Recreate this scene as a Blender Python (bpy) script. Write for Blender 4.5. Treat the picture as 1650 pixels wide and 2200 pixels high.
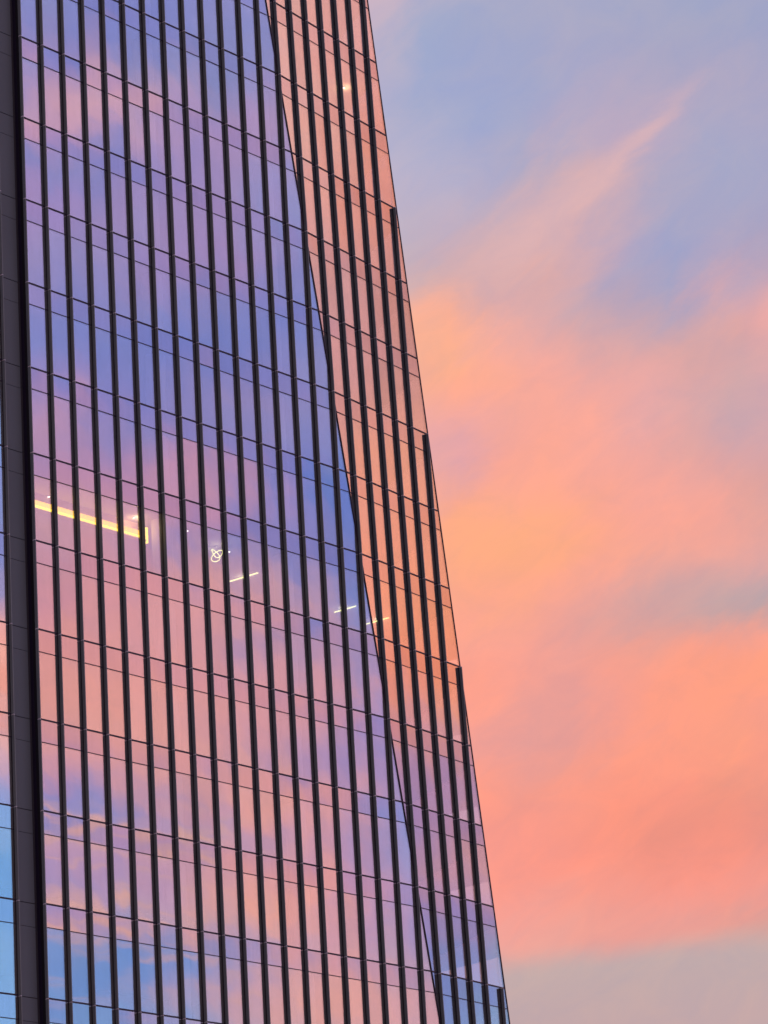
import bpy, bmesh, math, random
from mathutils import Vector, Matrix

random.seed(11)
sc = bpy.context.scene
COL = sc.collection
for o in list(bpy.data.objects):
    bpy.data.objects.remove(o)

# ------------------------------------------------------------------ numbers of the place
W = 1.5                      # curtain wall module
H = 4.294517                   # storey height
BAR = 1.08                   # thin glazing bar below each floor line
Z0 = 78.647                  # height of reference floor line 0 above the ground
TA = math.tan(0.1069376)     # the tilted facet turns away by 6.2 degrees
C0, C1 = 18.790787, -0.1771385    # slanting crease between main face and facet: x = C0 + C1*(z-Z0)
S0, S1 = 28.860939, -0.107155    # outer edge of the facet
BL = math.tan(math.radians(3.5)) # neighbouring bay turns the other way
FIN_D, FIN_T = 0.200, 0.058

# ------------------------------------------------------------------ camera
cam_d = bpy.data.cameras.new('camera')
cam = bpy.data.objects.new('camera', cam_d)
COL.objects.link(cam)
CR = Vector((0.63568393, -0.76982523, -0.05722805))
CU = Vector((-0.20517223, -0.23995806, 0.9488543))
CF = Vector((0.74418431, 0.59142983, 0.31048424))
CP = Vector((-114.953536, -111.061258, Z0 - 77.046641))
FPX = 7686.615
m = Matrix((CR, CU, -CF)).transposed().to_4x4()
m.translation = CP
cam.matrix_world = m
cam_d.sensor_fit = 'VERTICAL'
cam_d.sensor_height = 24.0
cam_d.sensor_width = 18.0
cam_d.lens = FPX / 2200.0 * 24.0
cam_d.clip_start = 1.0
cam_d.clip_end = 9000.0
sc.camera = cam

# ------------------------------------------------------------------ sky
SKY_STATIONS = [
 (51.2, '442,178,149 442,178,149 442,178,149 442,178,149 442,178,149 442,179,150 442,179,150 444,180,151 446,181,151 449,181,152 453,182,151 459,181,151 465,181,149 473,180,147 480,178,144 487,176,141 493,175,138 493,173,135 493,173,133 493,172,132 493,172,130 493,172,130 493,173,130 493,174,130 493,175,131 493,176,133 493,177,134 493,179,134 493,180,135 493,181,134 493,182,134', '493,182,134 493,183,134 493,185,134 493,187,135 493,189,135 493,192,135 493,194,135 493,196,134 491,199,133 488,200,133 485,202,134 481,203,136 475,203,140 468,202,145 457,201,153 444,200,162 430,199,172 418,198,180 413,198,185 414,199,185 423,202,181 434,205,175 445,208,167 454,211,161 459,215,157 458,219,157 452,221,160 438,222,167 417,222,177 388,221,190 353,219,207', '353,219,207 319,219,225 293,219,241 276,220,255 266,222,266 260,222,275 256,222,282 252,222,288 248,222,292 244,222,295 240,222,297 237,222,298 234,220,298 233,219,297 232,218,296 234,217,295 237,217,293 243,218,291 250,220,288 260,221,285 272,222,281 284,222,278 292,222,275 295,222,274 295,222,274 295,222,274 295,222,274 295,222,274 295,222,274 295,222,274 295,222,274'),
 (52, '438,178,150 438,178,150 438,178,150 438,178,150 438,178,150 437,178,150 438,179,151 438,180,152 440,180,152 443,181,153 447,182,153 453,182,152 460,181,150 469,179,148 477,177,144 485,175,141 491,174,137 493,172,134 493,171,132 493,170,131 493,170,130 493,171,129 493,171,129 493,173,130 493,174,131 493,175,133 493,176,135 493,178,136 493,179,135 493,180,135 493,181,134', '493,181,134 493,182,133 493,184,134 493,186,135 493,188,135 493,191,135 493,194,134 493,196,133 492,198,131 490,201,130 487,202,131 484,203,132 480,203,135 473,202,141 462,201,149 447,199,160 429,197,172 414,196,183 406,196,189 410,197,189 422,200,183 437,203,174 452,206,164 464,210,155 470,214,151 471,218,150 466,221,153 453,222,159 432,221,169 399,219,184 358,217,203', '358,217,203 317,216,223 287,216,241 271,218,255 263,220,267 258,222,276 254,222,283 250,222,289 246,222,294 241,222,297 235,222,299 231,220,299 226,218,299 224,216,299 222,214,298 223,214,297 225,214,295 229,215,293 236,216,290 246,218,287 258,220,283 271,222,280 279,222,277 283,222,276 283,222,276 283,222,276 283,222,276 283,222,276 283,222,276 283,222,276 283,222,276'),
 (52.8, '422,175,151 422,175,151 422,175,151 422,175,151 422,175,151 421,175,151 420,176,152 419,177,153 418,179,155 419,180,157 420,183,159 423,185,161 432,185,161 448,181,155 467,175,146 480,170,139 486,167,133 487,166,130 484,164,129 480,162,129 479,162,128 483,163,126 489,165,124 488,167,124 477,169,130 459,170,138 446,172,146 445,174,148 459,175,145 474,176,139 481,176,135', '481,176,135 485,176,133 485,177,133 483,180,138 481,185,142 482,188,140 487,192,135 491,195,129 493,198,124 493,201,120 493,204,119 493,206,118 493,206,118 493,205,120 493,203,126 482,199,139 449,195,160 416,190,181 396,188,194 403,190,194 426,194,184 450,197,170 473,200,155 491,204,143 493,209,137 493,214,137 493,217,139 493,217,143 483,215,148 452,212,159 401,209,179', '401,209,179 346,207,204 308,208,225 287,210,243 277,213,257 268,216,269 257,217,279 246,218,287 236,217,294 226,215,298 216,212,301 207,209,302 199,206,302 192,204,302 187,202,302 184,201,302 182,201,302 181,201,301 181,202,299 184,203,298 192,205,295 205,207,291 218,210,288 224,211,286 224,211,286 224,211,286 224,211,286 224,211,286 224,211,286 224,211,286 224,211,286'),
 (53.6, '414,173,150 414,173,150 414,173,150 414,173,150 414,173,150 413,173,151 411,174,152 408,175,154 406,177,155 405,179,158 405,181,160 407,183,162 416,183,160 430,179,155 447,174,147 462,169,138 471,164,132 473,160,127 468,157,126 461,156,125 457,155,125 457,157,125 457,159,126 451,162,129 435,164,135 415,165,143 399,166,150 393,168,154 400,169,153 414,171,151 429,173,148', '429,173,148 442,174,146 451,176,145 456,179,146 460,181,146 466,185,144 475,189,139 484,193,132 492,197,124 493,201,118 493,204,114 493,207,113 493,207,115 493,206,121 493,204,129 492,201,138 483,197,145 472,193,151 463,191,155 454,192,161 449,194,165 455,197,163 469,199,157 481,201,153 482,204,154 475,205,159 458,206,167 430,204,176 396,202,187 361,199,197 342,199,201', '342,199,201 335,201,203 325,202,211 309,204,223 290,205,238 270,206,253 254,207,265 239,206,275 225,205,284 212,204,291 201,202,296 192,200,300 184,198,302 180,197,302 180,196,302 180,195,302 180,195,300 180,195,299 180,196,297 180,197,295 182,199,293 188,200,291 196,202,289 200,203,288 200,203,288 200,203,288 200,203,288 200,203,288 200,203,288 200,203,288 200,203,288'),
 (54.4, '415,171,149 415,171,149 415,171,149 415,171,149 415,171,149 414,171,149 412,172,150 411,172,150 411,172,151 410,173,151 409,174,153 409,175,154 412,175,153 423,174,149 439,170,141 460,166,132 480,161,124 491,157,117 487,154,115 479,153,115 476,154,115 481,157,116 486,161,117 482,164,120 462,165,127 436,165,134 414,165,142 399,165,148 396,166,151 402,168,151 413,170,151', '413,170,151 422,172,150 427,175,151 427,177,153 427,179,154 433,182,153 449,185,149 469,189,141 487,193,133 493,197,126 493,200,121 493,202,118 493,203,120 493,202,124 493,200,130 492,198,135 489,197,140 486,196,144 483,195,147 478,195,151 473,195,154 468,196,158 462,197,162 454,198,167 441,199,173 423,200,180 402,200,187 378,200,195 357,199,201 347,198,202 349,199,200', '349,199,200 357,200,196 355,202,199 343,204,209 329,206,219 315,207,228 299,207,238 277,206,248 250,204,260 224,201,272 207,199,282 197,198,289 191,197,292 189,196,293 187,195,293 185,194,292 184,194,292 184,194,291 186,195,289 188,196,288 190,197,287 192,198,287 196,199,286 197,200,286 197,200,286 197,200,286 197,200,286 197,200,286 197,200,286 197,200,286 197,200,286'),
 (55.2, '419,171,148 419,171,148 419,171,148 419,171,148 419,171,148 418,171,148 415,171,149 413,171,149 411,172,150 409,172,150 409,172,151 410,172,150 415,171,149 423,169,146 434,166,140 446,162,133 455,157,125 460,154,118 462,151,114 465,150,111 470,151,109 477,153,109 485,156,110 488,160,112 486,163,115 479,166,119 467,167,125 457,167,131 451,168,135 455,169,136 461,171,135', '461,171,135 465,173,135 454,175,138 424,176,147 389,177,158 372,179,164 390,181,163 424,185,158 455,188,150 475,191,143 487,194,137 492,195,133 492,195,133 485,194,137 476,192,143 472,192,148 474,193,152 475,195,156 473,196,158 468,196,161 460,196,163 450,196,168 437,195,172 420,194,177 399,194,182 372,193,188 344,193,198 317,194,209 299,195,219 294,195,223 297,195,225', '297,195,225 302,197,226 307,199,227 314,202,227 322,205,226 331,208,223 339,210,221 341,212,220 335,212,223 315,210,233 285,206,248 258,203,261 238,200,270 223,198,276 213,196,279 205,195,281 200,194,283 196,194,283 195,195,284 194,196,284 194,197,284 195,198,284 196,199,284 197,199,284 197,199,284 197,199,284 197,199,284 197,199,284 197,199,284 197,199,284 197,199,284'),
 (56, '423,171,148 423,171,148 423,171,148 423,171,148 423,171,148 422,171,148 416,172,149 411,173,150 405,173,151 400,174,152 397,174,153 399,174,152 407,172,150 420,169,147 438,165,141 455,159,131 462,153,121 455,148,114 438,144,111 424,142,109 430,143,109 447,147,111 466,152,112 481,158,113 491,165,114 493,169,115 493,170,116 492,171,118 490,171,119 488,171,120 483,172,123', '483,172,123 468,174,128 440,175,137 401,176,149 360,178,162 332,179,172 326,181,176 341,183,175 372,185,169 409,187,161 440,189,153 461,190,149 470,190,148 468,190,151 461,190,155 450,190,161 440,191,167 429,192,173 419,193,179 410,195,185 403,196,190 403,197,191 404,197,190 400,196,188 383,193,188 353,191,194 315,189,206 278,187,222 250,186,237 233,186,249 224,186,258', '224,186,258 221,187,264 223,189,267 230,191,266 243,195,260 258,198,253 271,201,248 281,202,244 284,203,244 280,202,248 272,201,253 261,199,259 248,197,264 234,195,268 220,194,272 209,193,275 201,193,277 197,193,278 196,195,280 195,196,280 195,197,281 194,198,282 194,198,282 194,199,283 194,199,283 194,199,283 194,199,283 194,199,283 194,199,283 194,199,283 194,199,283'),
 (56.8, '428,170,146 428,170,146 428,170,146 428,170,146 428,170,146 426,170,147 420,171,147 412,172,149 401,172,150 385,173,152 370,174,153 363,173,153 375,171,151 405,168,145 441,164,136 468,159,127 476,154,119 469,149,113 454,146,110 440,144,109 436,146,109 441,150,109 454,156,110 470,163,112 483,168,113 491,172,114 493,173,115 493,173,116 493,173,115 493,173,114 493,173,115', '493,173,115 493,174,118 478,175,127 418,176,144 341,178,166 288,180,182 277,182,189 297,184,187 334,185,180 379,187,171 420,188,162 444,188,156 450,188,157 442,188,160 428,188,165 410,187,170 391,186,174 373,186,179 360,187,185 352,189,191 350,191,194 352,192,194 358,192,191 360,192,187 355,191,186 337,189,192 304,187,207 263,185,228 225,184,251 196,183,270 184,183,279', '184,183,279 181,184,283 183,186,284 188,188,282 194,190,279 201,192,276 208,194,273 215,196,271 222,197,270 228,197,269 234,197,269 237,197,268 236,196,267 228,195,268 216,193,269 205,192,271 197,191,273 193,192,275 192,193,277 191,194,278 190,195,279 189,196,281 188,196,282 187,197,282 187,197,282 187,197,282 187,197,282 187,197,282 187,197,282 187,197,282 187,197,282'),
 (57.6, '418,168,146 418,168,146 418,168,146 418,168,146 418,168,146 416,168,146 409,169,147 399,169,148 386,170,150 368,170,151 351,171,153 343,171,153 353,169,152 386,166,147 422,163,140 445,160,132 450,156,125 441,151,120 425,146,117 412,144,115 410,145,114 418,149,114 433,154,114 452,158,115 470,162,117 477,165,119 477,168,121 476,169,123 485,171,122 493,172,117 493,173,112', '493,173,112 493,174,111 493,175,116 472,176,133 335,178,166 258,180,188 248,182,196 269,183,196 307,184,191 351,186,182 389,188,172 406,188,166 403,186,163 391,184,164 378,183,169 367,184,177 355,185,186 338,187,195 320,189,203 307,190,207 304,191,207 308,191,204 315,191,201 322,190,199 330,190,197 346,190,192 365,191,185 363,193,191 341,194,207 307,192,225 269,190,242', '269,190,242 238,188,256 218,187,265 206,188,271 198,189,276 194,191,279 192,192,281 192,194,282 194,195,282 197,195,280 203,195,278 209,195,275 212,195,272 213,194,271 210,193,270 205,192,271 199,192,273 193,191,275 188,191,276 185,191,278 182,192,280 180,192,281 180,193,282 180,193,283 180,193,283 180,193,283 180,193,283 180,193,283 180,193,283 180,193,283 180,193,283'),
 (58.4, '401,165,147 401,165,147 401,165,147 401,165,147 401,165,147 399,165,147 392,165,148 385,166,149 377,166,149 371,166,149 367,165,149 368,165,148 373,163,146 381,162,144 391,160,140 399,157,136 405,155,133 407,153,129 408,151,126 408,150,124 411,150,123 417,152,122 425,154,122 434,156,123 444,158,123 452,161,124 459,163,125 465,165,125 472,167,126 476,168,126 475,170,128', '475,170,128 463,171,133 436,172,141 393,174,153 345,175,166 307,177,178 290,178,185 292,179,188 308,181,186 329,182,182 347,183,178 357,183,174 358,182,173 353,181,174 347,181,178 343,182,184 338,184,191 332,186,198 326,187,203 323,189,205 324,190,206 330,190,205 341,191,203 357,191,200 375,192,197 393,194,194 404,195,193 401,196,195 380,196,202 337,192,214 282,185,230', '282,185,230 240,181,243 217,181,254 205,182,263 199,185,269 196,187,275 195,189,278 194,191,280 195,191,280 196,192,280 198,191,279 200,191,277 202,191,275 203,190,274 201,190,274 197,189,275 191,189,276 185,188,278 180,188,279 180,188,281 180,188,282 180,189,283 180,189,284 180,189,285 180,189,285 180,189,285 180,189,285 180,189,285 180,189,285 180,189,285 180,189,285'),
 (59.4, '398,164,147 398,164,147 398,164,147 398,164,147 398,164,147 396,164,147 390,165,148 383,165,149 377,165,149 372,165,149 369,164,149 370,164,148 374,162,146 380,161,143 388,159,140 395,157,137 400,155,134 403,153,131 404,152,128 407,151,126 410,151,125 415,152,124 423,154,124 431,156,124 439,158,125 446,160,125 453,162,126 458,164,127 463,166,128 465,168,129 460,169,132', '460,169,132 447,170,137 421,172,144 386,173,155 348,175,166 317,176,176 301,177,182 301,179,185 311,180,185 326,181,182 340,182,179 348,182,177 350,181,176 348,181,177 344,181,181 340,182,186 336,184,192 332,185,197 328,187,201 327,188,204 329,189,205 336,190,204 347,190,202 361,191,200 376,192,198 390,193,196 397,194,196 390,194,199 368,193,205 329,190,216 283,185,230', '283,185,230 245,181,242 221,181,253 208,182,261 200,184,268 197,186,273 195,188,277 195,189,279 195,190,279 196,190,279 197,190,278 199,190,277 200,190,276 200,189,275 198,189,275 194,188,276 189,188,277 183,187,278 180,187,280 180,187,281 180,188,282 180,188,283 180,188,284 180,189,285 180,189,285 180,189,285 180,189,285 180,189,285 180,189,285 180,189,285 180,189,285'),
 (113.7, '195,289,445 195,289,445 195,289,445 195,289,445 195,289,445 195,289,445 195,289,445 195,289,445 195,289,445 195,289,445 195,289,445 199,283,441 201,272,436 199,255,430 198,243,420 201,238,403 215,233,382 253,221,357 305,211,329 355,207,305 393,215,289 429,227,273 463,235,257 489,237,246 500,236,242 489,231,245 452,220,250 412,209,254 397,203,252 421,206,240 467,214,220', '467,214,220 531,227,196 609,243,170 690,258,143 754,266,122 780,261,122 787,251,122 782,240,122 766,233,122 742,227,122 719,224,122 706,225,122 707,230,122 709,236,122 708,241,123 704,244,131 698,248,139 692,250,146 689,252,151 689,254,153 688,256,156 686,257,158 682,259,161 675,260,165 664,259,169 648,257,172 623,250,172 592,240,171 558,229,169 526,218,166 498,207,163', '498,207,163 478,198,160 470,196,156 474,196,151 484,196,146 499,196,140 515,196,135 532,196,131 551,196,129 570,196,127 589,196,125 608,196,123 624,196,122 636,198,123 642,201,127 643,205,133 642,209,141 639,212,148 636,216,156 633,219,164 630,221,172 627,224,180 624,225,187 622,226,194 619,227,199 619,228,203 620,230,204 622,233,204 622,233,204 622,233,204 622,233,204'),
 (115.2, '178,262,455 178,262,455 178,262,455 178,262,455 178,262,455 178,262,455 178,262,455 178,262,455 178,262,455 178,262,455 178,262,455 178,253,455 178,240,455 182,233,455 182,225,448 179,212,431 184,201,416 199,196,408 226,196,402 257,196,393 307,202,365 366,212,327 415,219,296 438,223,286 439,223,290 420,219,300 385,211,312 352,201,322 341,196,326 357,196,320 389,202,303', '389,202,303 436,212,281 498,225,256 564,237,228 619,243,203 670,243,181 718,240,161 747,238,149 755,237,143 754,238,141 750,241,140 753,247,141 758,252,143 758,256,146 754,258,151 748,259,157 741,261,163 733,262,168 729,262,171 726,263,173 721,265,176 714,266,179 705,268,183 695,269,187 682,269,192 665,267,197 640,262,199 610,254,201 578,245,202 548,236,203 521,228,203', '521,228,203 501,221,203 495,217,201 501,216,199 510,216,197 521,218,194 534,219,190 548,222,189 564,225,188 580,228,187 597,230,184 614,232,182 630,234,180 643,238,180 648,242,183 650,247,189 650,252,195 649,256,201 647,260,208 645,264,214 643,267,221 641,269,227 639,270,232 637,270,237 634,270,242 633,270,245 635,271,244 638,273,243 638,273,243 638,273,243 638,273,243'),
 (116.7, '178,233,455 178,233,455 178,233,455 178,233,455 178,233,455 178,233,455 178,233,455 178,233,455 178,233,455 178,233,455 178,233,455 178,225,455 178,216,455 178,207,455 178,199,455 178,196,455 178,196,455 178,196,455 178,196,455 185,196,455 222,196,444 263,196,417 299,196,394 319,199,382 323,200,382 316,199,388 305,197,397 298,196,405 297,196,408 306,196,406 322,196,397', '322,196,397 348,199,382 383,205,362 427,211,339 480,217,313 543,224,286 610,232,261 670,240,239 718,249,223 757,259,212 789,269,203 805,276,197 805,280,195 805,281,194 805,281,194 805,280,195 803,278,196 797,277,196 789,276,197 778,276,201 764,277,205 748,277,209 731,277,214 712,277,218 692,275,222 672,273,227 653,272,234 635,271,241 617,268,248 601,266,254 588,264,259', '588,264,259 581,264,264 576,264,267 571,266,271 568,269,273 569,274,276 572,279,279 578,284,281 585,287,281 593,289,280 601,291,279 609,294,279 617,297,279 627,301,278 638,306,277 647,311,278 654,318,280 659,324,283 662,330,287 665,330,290 666,330,292 665,330,294 665,330,295 665,330,295 665,330,294 667,330,292 668,330,292 668,330,293 668,330,293 668,330,293 668,330,293'),
 (127.8, '520,294,361 520,294,361 520,294,361 520,294,361 520,294,361 520,294,361 520,294,361 509,290,361 475,283,364 425,276,375 370,268,390 330,258,404 314,249,414 308,241,421 309,237,428 319,240,434 323,246,441 311,250,452 287,251,464 256,247,474 234,242,482 233,242,488 250,244,488 268,241,479 273,233,470 259,225,469 234,217,475 208,212,484 182,209,495 150,207,508 123,204,510', '123,204,510 123,199,510 123,193,500 123,192,479 162,199,460 192,207,453 176,205,465 129,194,484 123,182,491 123,173,480 123,167,463 123,167,450 123,167,445 123,167,445 123,167,449 123,167,453 123,168,457 123,178,459 123,189,460 133,202,460 157,212,460 176,220,459 191,226,459 201,230,460 205,232,461 204,231,463 197,228,465 187,223,468 178,219,470 170,217,472 166,216,474', '166,216,474 164,217,476 165,220,477 169,224,479 176,229,481 186,235,482 198,241,483 213,247,483 230,251,481 249,255,477 267,257,471 283,258,465 295,258,459 300,257,455 298,255,454 291,252,455 279,249,458 267,246,462 254,243,468 243,241,473 235,239,479 229,238,484 224,238,489 222,239,493 222,239,493 222,239,493 222,239,493 222,239,493 222,239,493 222,239,493 222,239,493'),
 (128.6, '563,293,330 563,293,330 563,293,330 563,293,330 563,293,330 563,293,330 564,292,328 562,286,318 544,282,319 510,279,331 462,273,348 425,264,363 408,254,372 394,244,380 388,238,387 401,242,390 410,249,396 390,251,408 355,248,423 313,240,432 287,233,435 300,238,438 337,249,438 369,247,422 376,239,410 352,230,413 315,221,426 290,217,436 280,217,442 261,219,451 224,219,466', '224,219,466 204,214,464 208,206,443 217,200,424 274,213,404 330,231,394 292,226,418 205,209,457 148,194,474 139,184,461 145,176,439 139,170,429 124,167,429 123,167,433 123,167,441 123,167,448 123,169,453 123,177,455 128,189,457 157,203,456 182,213,454 199,219,453 212,224,451 222,228,451 226,230,451 223,229,453 211,223,456 198,216,459 186,211,462 178,209,464 174,209,465', '174,209,465 174,210,466 176,214,467 181,218,469 189,224,471 199,231,473 211,238,475 225,244,475 243,249,473 263,253,469 285,255,462 304,257,454 317,256,447 322,255,443 317,253,442 305,250,444 289,247,449 273,243,454 257,240,460 245,237,467 236,235,473 231,235,479 228,235,484 227,236,489 227,236,489 227,236,489 227,236,489 227,236,489 227,236,489 227,236,489 227,236,489'),
 (129.4, '595,298,308 595,298,308 595,298,308 595,298,308 595,298,308 595,298,308 601,297,304 627,296,286 639,296,279 631,295,285 610,290,297 582,282,310 550,274,320 534,266,323 534,262,322 543,262,322 542,263,328 516,258,341 463,246,360 410,233,373 404,232,367 441,243,356 494,257,344 524,261,332 517,256,330 462,244,347 393,229,372 362,222,386 387,228,378 426,238,363 456,244,346', '456,244,346 465,244,336 439,240,344 410,234,350 398,233,352 394,237,355 380,236,365 378,239,374 313,229,406 236,207,432 201,192,433 191,185,426 182,182,427 170,179,431 154,177,441 140,175,452 132,175,459 137,179,459 146,186,461 171,197,458 197,207,452 214,212,447 229,215,442 239,219,438 241,220,437 233,217,440 215,209,444 199,202,449 187,198,452 183,197,454 185,199,453', '185,199,453 190,202,452 197,206,452 204,211,452 214,217,453 225,225,456 233,232,460 244,239,462 261,244,461 282,248,457 306,250,449 330,251,439 347,251,429 351,250,425 338,247,426 317,244,431 294,241,438 272,238,445 253,235,453 239,231,460 232,229,467 231,230,473 232,232,479 233,234,483 233,234,483 233,234,483 233,234,483 233,234,483 233,234,483 233,234,483 233,234,483'),
 (130.2, '557,301,330 557,301,330 557,301,330 557,301,330 557,301,330 557,301,330 565,302,326 614,306,303 652,310,288 650,308,291 629,304,303 592,296,318 567,288,324 583,287,309 627,291,285 657,291,272 664,288,271 645,281,280 602,271,296 543,258,316 517,254,325 548,261,313 601,273,292 625,279,278 612,279,279 553,268,298 469,248,331 428,237,349 470,245,336 529,256,316 569,262,301', '569,262,301 588,266,295 579,267,300 533,259,315 456,243,336 389,228,352 416,234,339 512,257,308 477,257,334 373,237,381 297,217,407 254,205,417 227,197,425 222,194,429 229,194,430 237,195,432 237,195,436 234,194,434 222,192,437 211,194,441 214,199,442 222,204,440 236,207,433 247,208,425 242,204,423 223,198,428 201,193,437 186,190,444 180,189,448 185,192,448 197,196,445', '197,196,445 214,200,440 233,203,435 249,207,432 262,212,432 268,218,434 270,224,438 272,229,442 282,233,442 298,236,440 318,239,434 342,240,423 361,242,414 364,241,412 342,239,418 314,237,425 286,235,433 260,233,440 238,229,449 226,226,457 225,225,464 233,229,469 239,232,474 240,234,478 240,234,478 240,234,478 240,234,478 240,234,478 240,234,478 240,234,478 240,234,478'),
 (131, '425,291,392 425,291,392 425,291,392 425,291,392 425,291,392 425,291,392 428,291,390 454,292,378 497,294,360 530,296,349 492,288,369 427,277,398 401,272,404 450,276,372 570,290,310 671,303,264 673,302,255 671,294,265 623,283,282 556,270,308 482,255,343 468,252,351 558,267,309 639,283,268 649,287,260 622,285,270 586,279,286 560,271,299 559,267,304 577,267,301 603,271,293', '603,271,293 620,274,289 614,273,293 584,267,303 542,258,313 518,253,316 532,257,310 562,266,301 563,269,304 529,265,316 471,252,334 367,228,369 259,202,408 255,197,413 318,208,394 377,218,376 393,220,370 389,218,369 372,215,371 325,210,390 265,205,418 229,203,434 239,205,427 261,206,412 249,201,415 216,193,428 184,187,441 168,185,450 172,189,451 186,194,448 207,200,441', '207,200,441 237,203,432 271,206,423 304,209,415 318,211,413 314,214,414 308,215,415 304,215,416 303,217,418 306,220,418 317,223,415 331,225,412 341,228,412 343,230,415 333,232,420 319,235,423 289,234,429 246,228,438 218,223,447 213,221,455 224,225,461 241,231,466 243,232,471 240,231,475 240,231,475 240,231,475 240,231,475 240,231,475 240,231,475 240,231,475 240,231,475'),
 (131.8, '285,279,455 285,279,455 285,279,455 285,279,455 285,279,455 285,279,455 283,278,456 279,272,454 311,271,438 360,272,417 309,260,442 230,247,478 203,243,485 251,247,452 407,267,371 552,290,311 592,292,299 581,284,305 552,274,312 511,266,327 437,253,363 394,245,386 462,254,350 536,265,311 568,272,294 598,281,280 621,287,273 626,287,275 625,284,280 626,280,283 633,279,282', '633,279,282 639,278,280 633,276,282 618,272,287 600,268,291 591,266,293 595,268,292 606,272,290 610,274,287 602,273,286 567,266,296 476,246,328 373,221,367 357,216,376 409,224,360 460,233,343 475,234,337 464,230,339 434,223,347 373,215,370 297,207,402 243,202,425 229,200,429 232,199,427 220,195,432 196,191,443 175,188,454 168,189,459 175,193,458 191,198,453 212,202,444', '212,202,444 239,205,434 270,208,424 300,211,416 316,214,413 318,215,413 315,214,413 308,212,412 298,211,414 286,210,417 278,209,419 283,212,420 311,222,418 360,238,412 400,253,407 405,260,406 368,255,411 304,240,423 245,223,438 210,213,451 202,210,460 209,213,465 216,216,470 219,219,473 219,219,473 219,219,473 219,219,473 219,219,473 219,219,473 219,219,473 219,219,473'),
 (132.6, '209,276,492 209,276,492 209,276,492 209,276,492 209,276,492 209,276,492 207,275,492 202,267,488 206,260,480 204,251,475 181,241,482 152,233,493 144,230,491 168,231,471 217,238,439 325,256,399 452,276,368 435,260,376 435,248,367 455,249,353 484,261,345 484,268,351 367,242,390 313,226,407 376,234,376 490,254,322 571,271,290 624,283,274 655,290,266 665,290,264 665,287,264', '665,287,264 661,283,263 649,277,265 634,272,268 624,270,272 618,269,276 613,268,279 606,267,282 599,265,284 594,263,285 578,259,292 548,253,307 511,246,324 482,241,336 480,242,339 487,242,339 482,239,341 462,231,348 424,220,359 368,210,377 307,204,399 258,201,418 232,198,432 212,195,443 198,192,453 187,192,461 178,192,467 177,195,469 186,199,466 196,202,459 208,203,450', '208,203,450 224,205,440 243,207,432 264,212,427 281,218,426 292,221,427 298,221,425 298,218,425 286,214,427 262,209,432 233,204,437 222,203,439 268,218,431 401,253,407 518,288,384 537,301,380 487,287,386 393,256,404 290,226,428 213,204,449 186,196,460 184,195,465 191,200,469 199,208,472 199,208,472 199,208,472 199,208,472 199,208,472 199,208,472 199,208,472 199,208,472'),
 (133.4, '178,281,510 178,281,510 178,281,510 178,281,510 178,281,510 178,281,510 177,280,510 171,272,508 166,264,502 156,252,497 144,241,495 133,232,493 132,228,486 151,229,471 213,238,443 329,257,404 418,269,382 402,254,388 373,237,394 394,237,383 457,253,360 471,264,357 357,244,397 247,218,435 261,214,425 369,228,376 488,248,326 576,267,292 630,281,273 658,286,262 671,287,255', '671,287,255 672,283,251 665,279,252 652,274,255 642,271,260 634,270,264 625,267,269 608,261,276 585,254,284 565,247,289 552,245,291 542,246,295 531,249,305 517,252,317 507,254,327 503,254,336 495,250,343 475,241,352 434,228,364 380,216,378 337,211,391 317,211,401 308,213,410 290,210,424 264,206,439 234,202,453 204,200,465 185,199,470 182,200,469 189,201,462 202,202,453', '202,202,453 217,204,445 233,208,439 248,213,435 263,219,434 277,224,433 292,225,432 302,223,432 297,219,435 271,213,441 234,207,447 223,207,447 278,221,434 398,251,409 511,285,387 552,301,377 519,288,380 434,260,399 338,234,426 260,215,448 219,207,460 204,206,465 203,210,469 206,216,471 206,216,471 206,216,471 206,216,471 206,216,471 206,216,471 206,216,471 206,216,471'),
 (134.3, '170,289,510 170,289,510 170,289,510 170,289,510 170,289,510 170,289,510 170,288,510 169,283,510 169,276,510 164,265,505 158,252,496 156,242,487 157,236,478 180,237,463 277,250,424 396,266,383 427,269,373 454,262,349 334,236,406 326,228,413 393,239,388 456,258,365 388,251,386 258,225,429 229,210,440 305,213,407 435,230,352 520,249,316 577,265,292 618,275,273 647,279,260', '647,279,260 664,279,251 667,277,248 659,274,251 648,271,255 642,269,258 633,266,261 612,258,269 570,245,283 532,234,292 513,231,289 503,234,287 504,243,295 504,253,307 505,261,320 510,264,330 515,262,337 508,256,344 471,244,355 418,231,367 395,227,373 406,231,374 421,237,375 404,234,388 366,227,408 314,219,428 254,210,448 207,204,461 193,202,462 197,202,456 209,203,449', '209,203,449 227,205,444 243,209,440 255,214,437 265,219,434 278,223,432 298,225,432 317,224,433 327,222,436 307,218,441 262,214,448 237,213,450 274,216,438 355,232,420 432,258,407 467,272,400 456,271,402 414,259,417 358,245,438 307,235,453 272,232,461 253,235,465 241,236,468 235,237,471 235,237,471 235,237,471 235,237,471 235,237,471 235,237,471 235,237,471 235,237,471'),
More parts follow.
